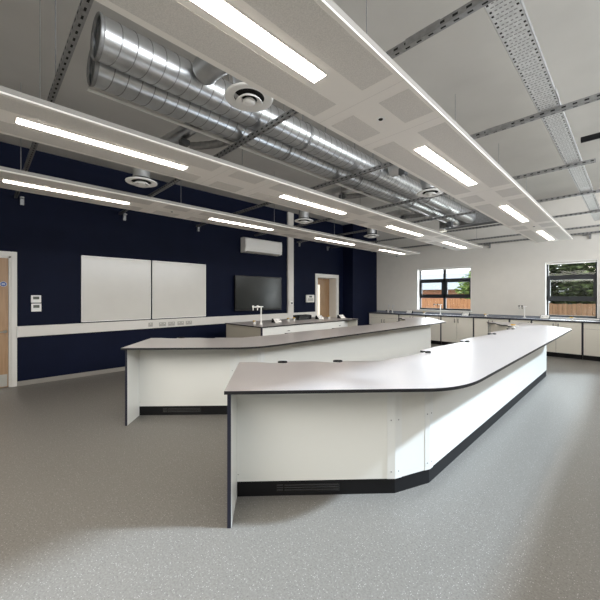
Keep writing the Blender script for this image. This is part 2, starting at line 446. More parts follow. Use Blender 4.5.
base = [(-2.049, 1.345), (-1.248, 2.222), (-1.127, 2.541), (-1.115, 2.85)]
FB = [(-1.115, 7.0), (-1.118, 7.48), (-1.29, 7.74), (-1.98, 8.22)]
basef = base+FB
ZT = .90
near = thing('lab_bench', 'nearest white lab bench with grey top running toward the right window', 'bench', (-1.3, 4.8, 0), 'splayed lab benches')
wt = MB(); wt.prism(outline, ZT-.021, ZT-.0015, M['topedge']); wt.prism(outline, ZT-.0015, ZT, M['top'], M['topedge'])
wt.build('worktop', near)
def endpanel(far):
    A_, B_ = (A2, B2) if far else (A, B)
    d_ = (Vector(B_)-Vector(A_)).normalized(); e_ = Vector((-d_.y, d_.x)); e_ = e_ if e_.dot(Vector((0, -1 if far else 1))) > 0 else -e_
    p0 = Vector(A_)+d_*.095+e_*.008; p1 = Vector(A_)+d_*(.79 if far else .84)+e_*.008
    f = lambda p: (p[0], p[1])
    o = MB().prism([f(p) for p in (p0, p1, p1+e_*.024, p0+e_*.024)], 0, ZT-.021, M['panel']).build('end_panel', near)
    q = p0-d_*.003
    MB().prism([f(p) for p in (q-e_*.001, p0-e_*.001, p0+e_*.022, q+e_*.022)], 0, ZT-.022, M['edge']).build('edge_band', o)
    g = p1
    g2 = p1+d_*.003
    MB().prism([f(p) for p in (p1, g2, g2+e_*.024, p1+e_*.024)], 0, ZT-.022, M['edge']).build('edge_band', o)
    MB().prism([f(p) for p in (p0-e_*.002, g-e_*.002, g, p0)], 0, ZT-.022, M['edge']).build('dark_face', o)
endpanel(False); endpanel(True)
def seg(name, a, b, m_, z0, z1, out=0.0, t_=.018, parent=near):
    v = (Vector(b)-Vector(a)); n_ = Vector((v.y, -v.x)).normalized()
    p = [tuple(Vector(a)+n_*out), tuple(Vector(b)+n_*out), tuple(Vector(b)+n_*(out-t_)), tuple(Vector(a)+n_*(out-t_))]
    return MB().prism(p, z0, z1, m_).build(name, parent)
PB = .112
seg('front_panel', basef[0], basef[1], M['panel'], PB, ZT-.021)
seg('corner_panel', basef[1], basef[2], M['panel'], PB, ZT-.021)
seg('side_panel', basef[2], FB[1], M['panel'], PB, ZT-.021)
seg('corner_panel', FB[1], FB[2], M['panel'], PB, ZT-.021)
seg('front_panel', FB[2], FB[3], M['panel'], PB, ZT-.021)
pl = MB()
def inset(pts, k):
    out = []
    for i, p in enumerate(pts):
        ns = []
        for a, b in ((i-1, i), (i, i+1)):
            if 0 <= a and b < len(pts):
                v = Vector(pts[b])-Vector(pts[a]); ns.append(Vector((v.y, -v.x)).normalized())
        n_ = sum(ns, Vector((0, 0))).normalized(); out.append(tuple(Vector(p)+n_*(k/n_.dot(ns[0]))))
    return out
pp = inset([basef[0], basef[1], basef[2], FB[1], FB[2], FB[3]], -.004)
pl.wall2(pp, .016, 0, PB-.002, M['black'])
plo = pl.build('plinth', near)
fd = (Vector(basef[1])-Vector(basef[0])).normalized(); fn = Vector((fd.y, -fd.x))
gr = MB(); g0, g1 = .30, .77
def onfront(s, o): p = Vector(basef[0])+fd*s+fn*o; return (p.x, p.y)
gr.prism([onfront(g0, -.003), onfront(g1, -.003), onfront(g1, -.001), onfront(g0, -.001)], .03, .09, M['black_gloss'])
for k in range(3):
    z = .042+k*.018
    gr.prism([onfront(g0+.06, 0), onfront(g1-.01, 0), onfront(g1-.01, .003), onfront(g0+.06, .003)], z, z+.004, M['grille'])
    gr.prism([onfront(g0+.005, 0), onfront(g0+.05, 0), onfront(g0+.05, .002), onfront(g0+.005, .002)], z, z+.006, M['grille'])
gr.build('vent_grille', plo)
def corner(i, a=.055, b=.055, pts=basef):
    p0, p1, p2 = Vector(pts[i-1]), Vector(pts[i]), Vector(pts[i+1])
    q0 = p1+(p0-p1).normalized()*a; q2 = p1+(p2-p1).normalized()*b
    o = MB().wall2(inset([tuple(q0), tuple(p1), tuple(q2)], .004), .004, PB, ZT-.021, M['strip']).build('cover_strip', near)
    for c0, c1 in ((q0, p1), (p1, q2)):
        v = (c1-c0).normalized(); n_ = Vector((v.y, -v.x)); c = (c0+c1)/2+n_*.004
        for z in (.165, .55):
            rz = math.atan2(n_.y, n_.x)
            s = MB().lathe([(.0055, 0), (.0055, .0015), (.003, .0025)], (0, 0, 0), M['screw'], 10, 'x')
            R = Matrix.Rotation(rz, 4, 'Z'); s.v = [tuple(R@Vector(q)+Vector((c.x, c.y, z))) for q in s.v]
            s.build('screw', o)
corner(1, .06, .06); corner(2, .05, .05)
s = MB(); c = onfront(.02, .001)
s.lathe([(.0055, 0), (.0055, .002)], (c[0], c[1], .165), M['screw'], 10, 'z'); s.build('screw', near)
# rear (student side) boards
rb = [(-2.36, 1.72), (-1.50, 2.66), (-1.50, 7.19), (-2.20, 8.05)]
MB().wall2(rb, -.018, 0, ZT-.021, M['cream']).build('rear_panel', near)
ROT = radians(-.5)
def drip_cup(x, y, rz, label):
    t = thing('drip_cup', label, 'drip cup', (x, y, ZT), group='small black drip cups along the rear bench edges')
    q = MB(); n = 20; pr = [(1.0, 0), (1.0, .010), (.93, .013), (.80, .012), (.72, .003), (.30, .001)]
    o = [(x+r*.042*cos(2*pi*k/n)*cos(rz)-r*.024*sin(2*pi*k/n)*sin(rz), y+r*.042*cos(2*pi*k/n)*sin(rz)+r*.024*sin(2*pi*k/n)*cos(rz), ZT+h) for r, h in pr for k in range(n)]
    q.add(o, [(i*n+k, i*n+(k+1) % n, (i+1)*n+(k+1) % n, (i+1)*n+k) for i in range(len(pr)-1) for k in range(n)], M['black'], True)
    q.add(o[-n:], [tuple(range(n))], M['black']); q.build('rim', t)
    g = MB(); g.box(x-.012, x+.012, y-.003, y+.003, ZT+.001, ZT+.006, M['handle']); g.build('grate_bar', t)
for q in ((-2.135, 1.882, .83, 'drip cup at the near left rear edge of the nearest bench'), (-1.825, 2.256, .83, 'second drip cup from the left on the nearest bench'),
          (-1.47, 3.28, 1.57, 'third drip cup from the left on the nearest bench'), (-1.47, 4.41, 1.57, 'fourth drip cup from the left on the nearest bench'),
          (-1.47, 5.58, 1.57, 'fifth drip cup along the nearest bench toward the far wall'), (-1.47, 6.68, 1.57, 'farthest drip cup on the nearest bench by its gas tap'),
          (-4.365, 1.99, .8, 'drip cup at the near left rear edge of the second bench')): drip_cup(*q)
MIDLOC = (-3.513, 4.853, 0)
mid = copy_tree(near, MIDLOC, 'second white lab bench behind the nearest one with grey angled top', rotz=ROT)

# ------------------------------------------------------------------ teacher desk
TX0, TX1, TY0, TY1 = -6.15, -4.87, 3.77, 6.86
desk = thing('demonstration_bench', 'rear demonstration bench with end panel coloured as in shadow in front of the television', 'bench', ((TX0+TX1)/2, (TY0+TY1)/2, 0))
wt = MB(); wt.prism([(TX0, TY0), (TX1, TY0), (TX1, TY1), (TX0, TY1)], ZT-.021, ZT-.0015, M['topedge']); wt.prism([(TX0, TY0), (TX1, TY0), (TX1, TY1), (TX0, TY1)], ZT-.0015, ZT, M['top'], M['topedge'])
wt.build('worktop', desk)
MB().box(TX0+.02, TX1-.045, TY0+.02, TY0+.045, 0, ZT-.021, M['cream_dark']).build('end_panel', desk)  # near end darkened by its colour to stand for shadow
MB().box(TX1-.045, TX1-.02, TY0+.012, TY0+.04, 0, ZT-.021, M['edge']).build('corner_post', desk)
fp = MB().box(TX1-.045, TX1-.025, TY0+.042, TY1-.55, .11, ZT-.021, M['panel']).build('front_panel', desk)
for y in (4.45, 6.1):
    MB().box(TX1-.025, TX1-.021, y, y+.06, .77, .782, M['handle']).build('cable_slot', fp)
MB().box(TX1-.33, TX1-.31, TY1-.55, TY1-.05, .11, ZT-.021, M['panel']).build('recessed_panel', desk)
MB().box(TX0+.02, TX1-.02, TY1-.05, TY1-.025, 0, ZT-.021, M['cream']).build('end_panel', desk)
MB().box(TX1-.06, TX1-.045, TY0+.045, TY1-.55, 0, .11, M['black']).build('plinth', desk)

# small fittings ---------------------------------------------------
def lab_tap(loc, label, h=.36, reach=.2, dirv=(0, -1), dark=False, group='white lab taps on the worktops'):
    t = thing('lab_tap', label, 'tap', loc, group=group); x, y, z = loc; wm = M['white']
    MB().lathe([(.028, 0), (.028, .018), (.016, .026), (.016, .05)], loc, wm, 16).build('base', t)
    c = MB().tube([(x, y, z+.04), (x, y, z+h)], .0125, wm, 10); c.build('column', t)
    a = MB(); ex, ey = x+dirv[0]*reach, y+dirv[1]*reach
    a.tube([(x-dirv[0]*.05, y-dirv[1]*.05, z+h), (x, y, z+h), (ex, ey, z+h), (ex, ey, z+h-.05)], .011, wm, 8)
    a.build('arm', t)
    for k in (.45, 1.0):
        px, py = x+dirv[0]*reach*k, y+dirv[1]*reach*k
        MB().lathe([(.016, -.02), (.02, 0), (.016, .02)], (px, py, z+h+.01), M['black_gloss'] if dark else wm, 12).build('knob', t)
        MB().lathe([(.008, -.07), (.011, -.02)], (px, py, z+h), M['black_gloss'] if dark else wm, 10).build('nozzle', t)
    return t
def swan_tap(loc, label, h=.26):
    t = thing('swan_neck_tap', label, 'tap', loc, group='swan neck taps by the corner sink'); x, y, z = loc
    MB().lathe([(.025, 0), (.025, .02), (.014, .03), (.014, .10)], loc, M['white'], 14).build('base', t)
    p = [(x, y, z+.08), (x, y, z+h-.06)]+[(x+.05-.05*cos(q), y-.03*(1-cos(q)), z+h-.06+.06*sin(q)) for q in [i*pi/8 for i in range(1, 9)]]
    MB().tube(p, .009, M['galv'], 8).build('neck', t)
    MB().tube([(x-.05, y, z+.06), (x-.09, y, z+.06)], .02, M['black_gloss'], 10).build('knob', t)
def gas_tap(loc, label):
    t = thing('gas_tap', label, 'tap', loc, group='white and yellow gas taps'); x, y, z = loc
    MB().lathe([(.03, 0), (.03, .012), (.018, .02), (.018, .05)], loc, M['white'], 14).build('base', t)
    MB().tube([(x, y, z+.045), (x+.05, y-.02, z+.05), (x+.08, y-.03, z+.045)], [.012, .011, .008], M['white'], 8).build('nozzle', t)
    MB().box(x-.045, x+.03, y-.015, y+.015, z+.05, z+.072, M['yellow'], .006).build('lever', t)
def pod(loc, label, rot=0.0):
    t = thing('socket_pod', label, 'socket', loc, group='sloping bench socket pods')
    t['_o'] = (0, 0, 0)
    b = MB(); b.add([(-.08, -.13, 0), (.10, -.13, 0), (.10, .13, 0), (-.08, .13, 0), (-.06, -.13, .12), (-.02, -.13, .12), (-.02, .13, .12), (-.06, .13, .12)],
                    [(0, 3, 2, 1), (4, 5, 6, 7), (0, 1, 5, 4), (2, 3, 7, 6), (0, 4, 7, 3), (1, 2, 6, 5)], M['black_gloss']); b.build('body', t)
    f = MB()
    d0, d1 = Vector((.097, 0, .008)), Vector((-.017, 0, .116)); n_ = Vector((.12, 0, .12)).normalized()
    c = [d0+Vector((0, -.118, 0)), d0+Vector((0, .118, 0)), d1+Vector((0, .118, 0)), d1+Vector((0, -.118, 0))]
    f.add(c+[q+n_*.006 for q in c], [(3, 2, 1, 0), (4, 5, 6, 7), (0, 1, 5, 4), (1, 2, 6, 5), (2, 3, 7, 6), (3, 0, 4, 7)], M['white'])
    fo = f.build('face_plate', t)
    for yy in (-.06, .06):
        c = [(d0+d1)/2+Vector((0, yy+sy*.015, 0))+(d1-d0).normalized()*sz*.02+n_*.0065 for sy, sz in ((-1, -1), (1, -1), (1, 1), (-1, 1))]
        g = MB(); g.add(c, [(0, 1, 2, 3)], M['socket']); g.build('socket_outlet', fo)
    t.rotation_euler = (0, 0, rot); t.scale = (.75, .75, .75)
    return t
lab_tap((-5.30, 4.09, ZT), 'white lab tap standing on the demonstration bench before the television', h=.36, reach=.2)
gas_tap((-5.47, 4.05, ZT), 'gas tap beside the white lab tap on the demonstration bench')
pod((-5.45, 4.63, ZT), 'socket pod below the television, left one on the demonstration bench')
gas_tap((-5.58, 5.10, ZT), 'left gas tap of the pair below the white vertical trunking')
gas_tap((-5.60, 5.30, ZT), 'right gas tap of the pair below the white vertical trunking')
b = thing('black_storage_tray', 'low black tray lying on the demonstration bench beside a socket pod', 'tray', (-5.75, 5.72, ZT))
q = MB(); q.box(-5.85, -5.65, 5.50, 5.94, ZT, ZT+.012, M['black_gloss'])
for x0, x1, y0, y1 in ((-5.85, -5.64, 5.50, 5.512), (-5.85, -5.64, 5.928, 5.94), (-5.85, -5.838, 5.50, 5.94), (-5.652, -5.64, 5.50, 5.94)): q.box(x0, x1, y0, y1, ZT+.012, ZT+.11, M['black_gloss'])
q.build('tray_body', b)
q = MB(); q.box(-5.64, -5.63, 5.66, 5.78, ZT+.06, ZT+.085, M['black_gloss'], .004); q.build('handle', b)
pod((-5.52, 6.10, ZT), 'socket pod beside the black tray on the demonstration bench')
gas_tap((-5.45, 6.38, ZT), 'gas tap in front of the recessed oak door')
pod((-5.32, 6.72, ZT), 'socket pod at the far right end of the demonstration bench')

# ------------------------------------------------------------------ far wall cabinets
CF = 9.95
wt = thing('long_worktop', 'long blue grey worktop along the white far wall', 'worktop', (-3, 10.2, ZT-.035))
q = MB(); q.box(-6.645, XR-.05, CF-.03, YB, ZT-.034, ZT-.002, M['edge']); q.box(-6.645, XR-.05, CF-.03, YB, ZT-.002, ZT, M['top_back']); q.build('worktop_slab', wt)
MB().box(-6.645, XR-.05, YB-.02, YB, ZT, ZT+.05, M['top_back']).build('upstand', wt)
def dhandle(x, z, parent, horiz=False):
    h = MB()
    h.tube([(x, CF-.001, z-.05), (x, CF-.03, z-.05), (x, CF-.03, z+.05), (x, CF-.001, z+.05)], .009, M['handle'], 6)
    h.build('handle', parent)
def cabinet(x0, x1, style, label):
    t = thing('base_cabinet', label, 'cabinet', ((x0+x1)/2, 10.2, 0), group='cream base cabinets along the far wall')
    c = MB(); e = M['edge']; zt = ZT-.034
    c.box(x0, x0+.018, CF+.004, YB-.03, .11, zt, e); c.box(x1-.018, x1, CF+.004, YB-.03, .11, zt, e)
    c.box(x0+.018, x1-.018, CF+.02, YB-.03, .11, .13, e); c.box(x0+.018, x1-.018, YB-.05, YB-.03, .13, zt, e); c.box(x0+.018, x1-.018, CF+.02, CF+.04, zt-.02, zt, e)
    c.build('carcase', t)
    MB().box(x0, x1, CF+.05, CF+.066, 0, .109, M['black']).build('plinth', t)
    a, b = x0+.014, x1-.014; top = zt-.008; zl = .115
    if style in ('drawer2', 'fascia'):
        zd = top-.14
        if style == 'fascia': MB().box(a, b, CF, CF+.018, zd+.004, top, M['cream'], .002).build('fascia', t)
        else:
            dr = MB().box(a, b, CF, CF+.018, zd+.004, top, M['cream'], .002).build('drawer_front', t)
        top = zd
    ds = [(a, b)] if style == 'single' else [(a, (a+b)/2-.003), ((a+b)/2+.003, b)]
    for i, (p, r) in enumerate(ds):
        dd = MB().box(p, r, CF, CF+.018, zl, top, M['cream'], .002).build('door', t)
        if style != 'single': dhandle(r-.045 if i == 0 else p+.045, top-.10, dd)
        else: dhandle(r-.045, top-.10, dd)
xs = [(-6.62, -5.46, 'fascia', 'corner base cabinet with blank fascia nearest the navy wall'),
      (-5.45, -4.54, 'double', 'double door base cabinet second from the navy wall'),
      (-4.53, -4.07, 'single', 'narrow single door base cabinet under the two column window'),
      (-4.06, -3.155, 'double', 'double door base cabinet below right half of the two column window'),
      (-3.145, -2.28, 'double', 'double door base cabinet seen over the far end of the nearest bench'),
      (-2.27, -1.80, 'single', 'narrow base cabinet below the white tap between the windows'),
      (-1.79, -.82, 'double', 'double door base cabinet left below the foliage window'),
      (-.81, .19, 'drawer2', 'rightmost base cabinet with a drawer above its doors')]
for q in xs: cabinet(*q)
BZ = ZT
swan_tap((-6.07, 10.33, BZ), 'left swan neck tap in the far left corner')
swan_tap((-5.90, 10.33, BZ), 'right swan neck tap in the far left corner')
pod((-5.26, 10.33, BZ), 'socket pod left of the two column window', -pi/2)
gas_tap((-4.72, 10.25, BZ), 'gas tap under left half of the two column window')
lab_tap((-4.22, 10.30, BZ), 'white lab tap with black knobs before the two column window', h=.31, reach=.2, dirv=(-1, 0), dark=True)
pod((-3.48, 10.33, BZ), 'socket pod at right corner of the two column window', -pi/2)
gas_tap((-2.93, 10.27, BZ), 'gas tap just right of the two column window')
lab_tap((-2.02, 10.36, BZ), 'white lab tap with black knobs against the blank far wall', h=.30, reach=.12, dirv=(-1, 0), dark=True)
pod((-1.58, 10.36, BZ), 'socket pod at left corner of the foliage window', -pi/2)
gas_tap((-1.03, 10.2, BZ), 'gas tap under the foliage window')
# yellow gas tap on the inner face of the nearest bench's far arm
gas_tap((-1.50, 6.85, ZT), 'gas tap at the rear edge of the nearest bench by its far arm')

# ------------------------------------------------------------------ things on the navy wall
def whiteboard(y0, y1, label):
    t = thing('whiteboard', label, 'whiteboard', (XL, (y0+y1)/2, 1.0), group='whiteboards on the navy wall')
    MB().box(XL+.001, XL+.022, y0+.01, y1-.01, 1.01, 2.215, M['board']).build('writing_surface', t)
    f = MB()
    for a, b, c, e in ((y0, y1, 1.0, 1.013), (y0, y1, 2.212, 2.225), (y0, y0+.013, 1.0, 2.225), (y1-.013, y1, 1.0, 2.225)): f.box(XL+.001, XL+.028, a, b, c, e, M['white'], .003)
    f.build('frame', t)
whiteboard(1.325, 2.555, 'left whiteboard on the navy wall')
whiteboard(2.585, 3.81, 'right whiteboard on the navy wall')
t = thing('television', 'large dark flat television mounted on the navy wall', 'television', (XL, 5.35, 1.1))
MB().box(XL+.04, XL+.10, 4.575, 6.115, 1.10, 2.0, M['black_gloss'], .006).build('casing', t)
MB().box(XL+.10, XL+.103, 4.60, 6.09, 1.145, 1.98, M['screen']).build('screen', t)
MB().box(XL, XL+.04, 5.0, 5.7, 1.3, 1.8, M['black']).build('wall_mount', t)
t = thing('air_conditioner', 'white wall air conditioner above the television', 'air conditioner', (XL, 5.4, 2.6))
q = MB(); zz = [(XL, 2.985), (XL+.15, 2.985), (XL+.205, 2.96), (XL+.22, 2.90), (XL+.22, 2.72), (XL+.19, 2.63), (XL+.14, 2.605), (XL, 2.605)]
n = len(zz); v = [(x, 4.80, z) for x, z in zz]+[(x, 6.03, z) for x, z in zz]
q.add(v, [tuple(range(n)), tuple(range(2*n-1, n-1, -1))]+[(i, i+n, (i+1) % n+n, (i+1) % n) for i in range(n)], M['white']); q.build('body', t)
MB().box(XL+.221, XL+.226, 4.83, 6.0, 2.74, 2.93, M['white'], .002).build('front_cover', t)
MB().add([(XL+.195, 4.86, 2.637), (XL+.145, 4.86, 2.602), (XL+.145, 5.97, 2.602), (XL+.195, 5.97, 2.637), (XL+.20, 4.86, 2.632), (XL+.15, 4.86, 2.597), (XL+.15, 5.97, 2.597), (XL+.20, 5.97, 2.632)],
         [(0, 1, 2, 3), (7, 6, 5, 4), (0, 4, 5, 1), (2, 6, 7, 3), (0, 3, 7, 4), (1, 5, 6, 2)], M['socket']).build('air_flap', t)
MB().box(XL, XL+.12, 6.032, 6.12, 2.64, 3.0, M['white'], .01).build('pipe_cover', t)
t = thing('dado_trunking', 'white horizontal dado trunking along the navy wall', 'trunking', (XL, 3.5, .8))
MB().box(XL, XL+.055, .438, 7.615, .805, .982, M['trunk'], .006).build('trunk_body', t)
MB().box(XL+.055, XL+.058, .60, 7.60, .83, .957, M['trunk']).build('cover', t)
MB().box(XL, XL+.058, .436, .446, .80, .987, M['white']).build('end_cap', t)
t = thing('vertical_trunking', 'white vertical trunking rising beside the television to the ceiling', 'trunking', (XL, 6.52, .98))
MB().box(XL, XL+.06, 6.41, 6.63, .983, ZC-.02, M['trunk'], .005).build('trunk_body', t)
MB().box(XL+.06, XL+.063, 6.43, 6.61, 1.0, ZC-.05, M['trunk']).build('cover', t)
def plate(name, loc, w_, h_, label, cat, group, gang=2, inner='socket'):
    t = thing(name, label, cat, loc, group=group); x, y, z = loc
    p = MB().box(x, x+.010, y-w_/2, y+w_/2, z-h_/2, z+h_/2, M['socket'] if inner == 'socket' else M['white'], .003).build('face_plate', t)
    for i in range(gang):
        c = y-w_/2+w_*(i+.5)/gang
        if inner == 'socket':
            MB().box(x+.010, x+.012, c-.010, c+.010, z-.022, z-.004, M['cream_dark']).build('outlet', p)
            MB().box(x+.010, x+.014, c-.007, c+.007, z+.008, z+.024, M['white']).build('rocker', p)
        else:
            MB().box(x+.010, x+.013, c-w_*.3, c+w_*.3, z-.005, z+h_*.32, M['lcd']).build('display', p)
    return t
SX = XL+.0585
plate('wall_socket', (SX, 2.535, .885), .088, .086, 'single square socket leftmost on the dado trunking', 'socket', 'sockets on the dado trunking', 1)
for i, (y, nm) in enumerate(((2.78, 'first'), (2.975, 'second'), (3.18, 'third'), (3.37, 'rightmost'))):
    plate('wall_socket', (SX, y, .878), .146, .086, nm+' double socket after the single one on the dado trunking', 'socket', 'sockets on the dado trunking', 2)
plate('wall_controller', (XL, .682, 1.43), .135, .125, 'upper white wall controller beside the left door', 'controller', 'controllers beside the left door', 1, 'lcd')
plate('wall_controller', (XL, .685, 1.285), .135, .135, 'lower white wall controller beside the left door', 'controller', 'controllers beside the left door', 1, 'lcd')
t = thing('light_switch', 'small dark faced switch on the vertical trunking', 'switch', (XL+.063, 6.52, 1.27))
p = MB().box(XL+.063, XL+.10, 6.47, 6.56, 1.22, 1.32, M['white'], .004).build('face_plate', t)
MB().box(XL+.10, XL+.103, 6.49, 6.54, 1.245, 1.295, M['hole']).build('rocker', p)
t = thing('control_panel', 'pale control box on the navy wall left of the recessed door', 'control box', (XL, 7.36, 1.4))
MB().box(XL, XL+.05, 7.18, 7.54, 1.285, 1.515, M['upvc'], .008).build('housing', t)
MB().box(XL+.05, XL+.053, 7.24, 7.48, 1.32, 1.41, M['socket']).build('cover_flap', t)
MB().box(XL+.05, XL+.053, 7.30, 7.42, 1.435, 1.485, M['lcd']).build('display', t)

# ------------------------------------------------------------------ ceiling rafts
ZR = 2.70
RY0, RY1 = -.70, 9.10
def raft(xl, xr, label):
    t = thing('ceiling_raft', label, 'ceiling raft', ((xl+xr)/2, 4.2, ZR), group='long white hanging ceiling rafts')
    b = MB(); b.box(xl, xr, RY0, RY1, ZR, ZR+.012, M['raft'])
    b.box(xl, xl+.012, RY0, RY1, ZR+.012, ZR+.045, M['raftedge_shade']); b.box(xr-.012, xr, RY0, RY1, ZR+.012, ZR+.045, M['raftedge_shade'])
    b.box(xl+.012, xr-.012, RY0, RY0+.012, ZR+.012, ZR+.045, M['raftedge_shade']); b.box(xl+.012, xr-.012, RY1-.012, RY1, ZR+.012, ZR+.045, M['raftedge_shade'])
    b.build('raft_body', t)
    w_ = (xr-xl); cols = ((xl+.04, xl+.04+w_*.295), (xr-.022-w_*.31, xr-.022))
    pan = lambda x0, x1, y0, y1: MB().box(x0, x1, y0, y1, ZR-.0015, ZR, M['perf']).build('perforated_panel', t)
    for k in range(4):
        y = 2.33+2.48*(k-1)
        for c in cols:
            pan(c[0], c[1], max(y, RY0+.05), y+1.77 if k < 3 else RY1-.05)
            if k < 3: pan(c[0], c[1], y+1.95, y+2.29)
        if k < 3:
            for yy in (y+1.86, y+2.385): MB().box(xl, xr, yy-.0015, yy+.0015, ZR-.0005, ZR+.0005, M['perf']).build('joint', t)
    return t
RX = ((-1.555, -.90), (-3.315, -2.66), (-4.99, -4.31))
rn = ('nearest white ceiling raft crossing the top of the picture', 'middle white ceiling raft left of the round ducts', 'far white ceiling raft closest to the navy wall')
ordn = ('nearest', 'second', 'third', 'farthest')
which = ('nearest ceiling raft', 'middle ceiling raft', 'ceiling raft by the navy wall')
for i, (a, b) in enumerate(RX):
    raft(a, b, rn[i])
    c = (a+b)/2+(0 if i == 0 else -.0)
    for k in range(4):
        y0 = ((.11, 2.58, 5.05, 7.52), (.183, 2.62, 5.10, 7.50), (.177, 2.588, 5.04, 7.52))[i][k]; y1 = (1.36, 3.84, 6.34, 8.78)[k]+(.04 if i and not k else 0)
        t = thing('led_light', f'{ordn[k]} bright LED strip on the {which[i]}', 'light', (c, (y0+y1)/2, ZR), group='LED strips in the rafts')
        MB().box(c-.05, c+.05, y0-.008, y1+.008, ZR-.004, ZR-.0005, M['ledframe']).build('frame', t)
        MB().box(c-.043, c+.043, y0, y1, ZR-.007, ZR-.004, M['led']).build('diffuser', t)
def sensor(x, y, label):
    t = thing('occupancy_sensor', label, 'sensor', (x, y, ZR), group='round sensors in the rafts')
    MB().lathe([(.030, 0), (.030, -.002), (.024, -.004)], (x, y, ZR), M['white'], 20).build('ring', t)
    MB().lathe([(.016, -.0042), (.013, -.009), (.006, -.012)], (x, y, ZR), M['hole'], 16).build('lens', t)
sensor(-1.215, 1.97, 'round dark sensor in the nearest raft between its first two lights')
sensor(-1.21, 6.92, 'round sensor near the far end of the nearest raft')
sensor(-4.66, 1.98, 'round sensor in the raft by the navy wall')
for i, (a, b) in enumerate(RX):
    for k, y in enumerate((.34, 2.25, 4.15, 6.0, 7.95)):
        x = a+.035
        q = MB().tube([(x, y, ZR+.03), (x, y, ZC)], .0035, M['galv_dull'], 6)
        solo('hanger_rod', q, f'{("first", "second", "third", "fourth", "fifth")[k]} thin hanger rod from the camera on the {which[i]}', 'hanger rod', 'thin hanger rods of the rafts', origin=(x, y, ZC))

# ------------------------------------------------------------------ strut channels, brackets, cable tray
def strut(y, x0, x1, label, z=3.08, splice=None):
    t = thing('strut_channel', label, 'strut channel', ((x0+x1)/2, y, z), group='slotted strut channels under the ceiling')
    b = MB(); g = M['galv_dull']
    b.box(x0, x1, y-.0205, y+.0205, z, z+.003, g); b.box(x0, x1, y-.0205, y-.0175, z+.003, z+.041, g); b.box(x0, x1, y+.0175, y+.0205, z+.003, z+.041, g)
    x = x0+.04
    while x < min(x1, 0.3)-.04:
        b.box(x, x+.03, y-.0212, y-.0204, z+.012, z+.026, M['hole']); b.box(x, x+.03, y-.006, y+.006, z-.0006, z+.0002, M['hole']); x += .075
    b.build('channel', t)
    if splice: MB().box(splice[0], splice[1], y-.026, y-.021, z-.004, z+.044, g, .002).build('splice_plate', t)
    for sx in ((x0+x1)/2,):
        MB().tube([(sx, y, z+.03), (sx, y, ZC)], .004, g, 6).build('hanging_rod', t)
    return t
SY = [.42, 1.97, 3.59, 5.25, 6.82, 8.42, 10.17]
nm = ('first slotted strut at the upper left', 'second slotted strut crossing above the nearest light', 'third slotted strut crossing below the ducts', 'fourth slotted strut from the camera', 'fifth slotted strut from the camera', 'sixth slotted strut from the camera', 'last slotted strut before the far wall')
XE = (.8, .8, .8, -.31, .8, .8, .8)
for i, y in enumerate(SY): strut(y, XL+.01, XE[i], nm[i], splice=(-1.02, -.80) if i in (1, 2) else None)
strut(YB-.06, -4.2, .8, 'strut fixed along the top of the white far wall', z=2.98)
def bracket(p, wall, label):
    t = thing('strut_bracket', label, 'bracket', p, group='strut brackets on the walls'); x, y, z = p; g = M['galv_dull']
    if wall == 'left':
        MB().box(x, x+.04, y-.025, y+.025, z, z+.14, M['galv_dull'], .003).build('leg', t); MB().box(x+.04, x+.12, y-.02, y+.02, z+.1, z+.115, g).build('arm', t)
    else:
        MB().box(x-.02, x+.02, y-.04, y, z, z+.13, g, .003).build('leg', t); MB().tube([(x, y-.03, z+.08), (x-.06, y-.04, z+.10), (x-.14, y-.04, z+.10)], .014, g, 8).build('arm', t)
for i, y in enumerate((.5, 2.05, 3.62, None, 6.9, 8.2)):
    if y is None: continue
    bracket((XL, y, 2.98), 'left', ('bracket above the left door', 'bracket above the left whiteboard', 'bracket above the right whiteboard', 'bracket left of the air conditioner', 'bracket right of the vertical trunking', 'bracket above the recessed door', 'bracket by the far left corner')[i]+' high on the navy wall')
for x, l in ((-5.84, 'bracket high on the white wall near the corner'), (-2.89, 'bracket high on the white wall beyond the middle raft'), (-.72, 'bracket high on the white wall above the foliage window')):
    bracket((x, YB, 2.86), 'back', l)

# perforated cable tray
t = thing('cable_tray', 'wide perforated galvanised cable tray running away at upper right', 'cable tray', (-.51, 4, 3.125))
TXa, TXb = -.592, -.438; tz = 3.123
b = MB(); b.box(TXa, TXb, .2, 9.6, tz, tz+.002, M['galv_tray']); b.box(TXa, TXa+.002, .2, 9.6, tz, tz+.04, M['galv_dull']); b.box(TXb-.002, TXb, .2, 9.6, tz, tz+.04, M['galv_dull'])  # side flanges in darker steel to hold down lamp glare on them
y = .22
hz0, hz1 = tz-.0008, tz+.0001
while y < 8.4:
    for xx in (TXa+.008, TXb-.020): b.box(xx, xx+.012, y, y+.016, hz0, hz1, M['hole']); b.box(xx, xx+.012, y+.040, y+.056, hz0, hz1, M['hole'])
    if y < 6.5:
        for j in range(4):
            xx = TXa+.034+j*.024
            b.box(xx, xx+.013, y+.004, y+.013, hz0, hz1, M['tray_slot']); b.box(xx, xx+.013, y+.042, y+.051, hz0, hz1, M['tray_slot'])
        for j in range(5):
            xx = TXa+.022+j*.023; b.box(xx, xx+.017, y+.076, y+.083, hz0, hz1, M['tray_slot'])
    y += .105
b.build('tray_floor', t)
for yy in (3.3, 6.2): MB().box(TXb, TXb+.004, yy, yy+.2, tz+.005, tz+.045, M['galv_dull']).build('joint_plate', t)
q = MB().tube([(-.43, 5.07, 3.32), (.9, 5.07, 3.32)], .034, M['black'], 12)
solo('black_pipe', q, 'black pipe beyond the perforated cable tray at right', 'pipe', origin=(.2, 5.07, 3.32))

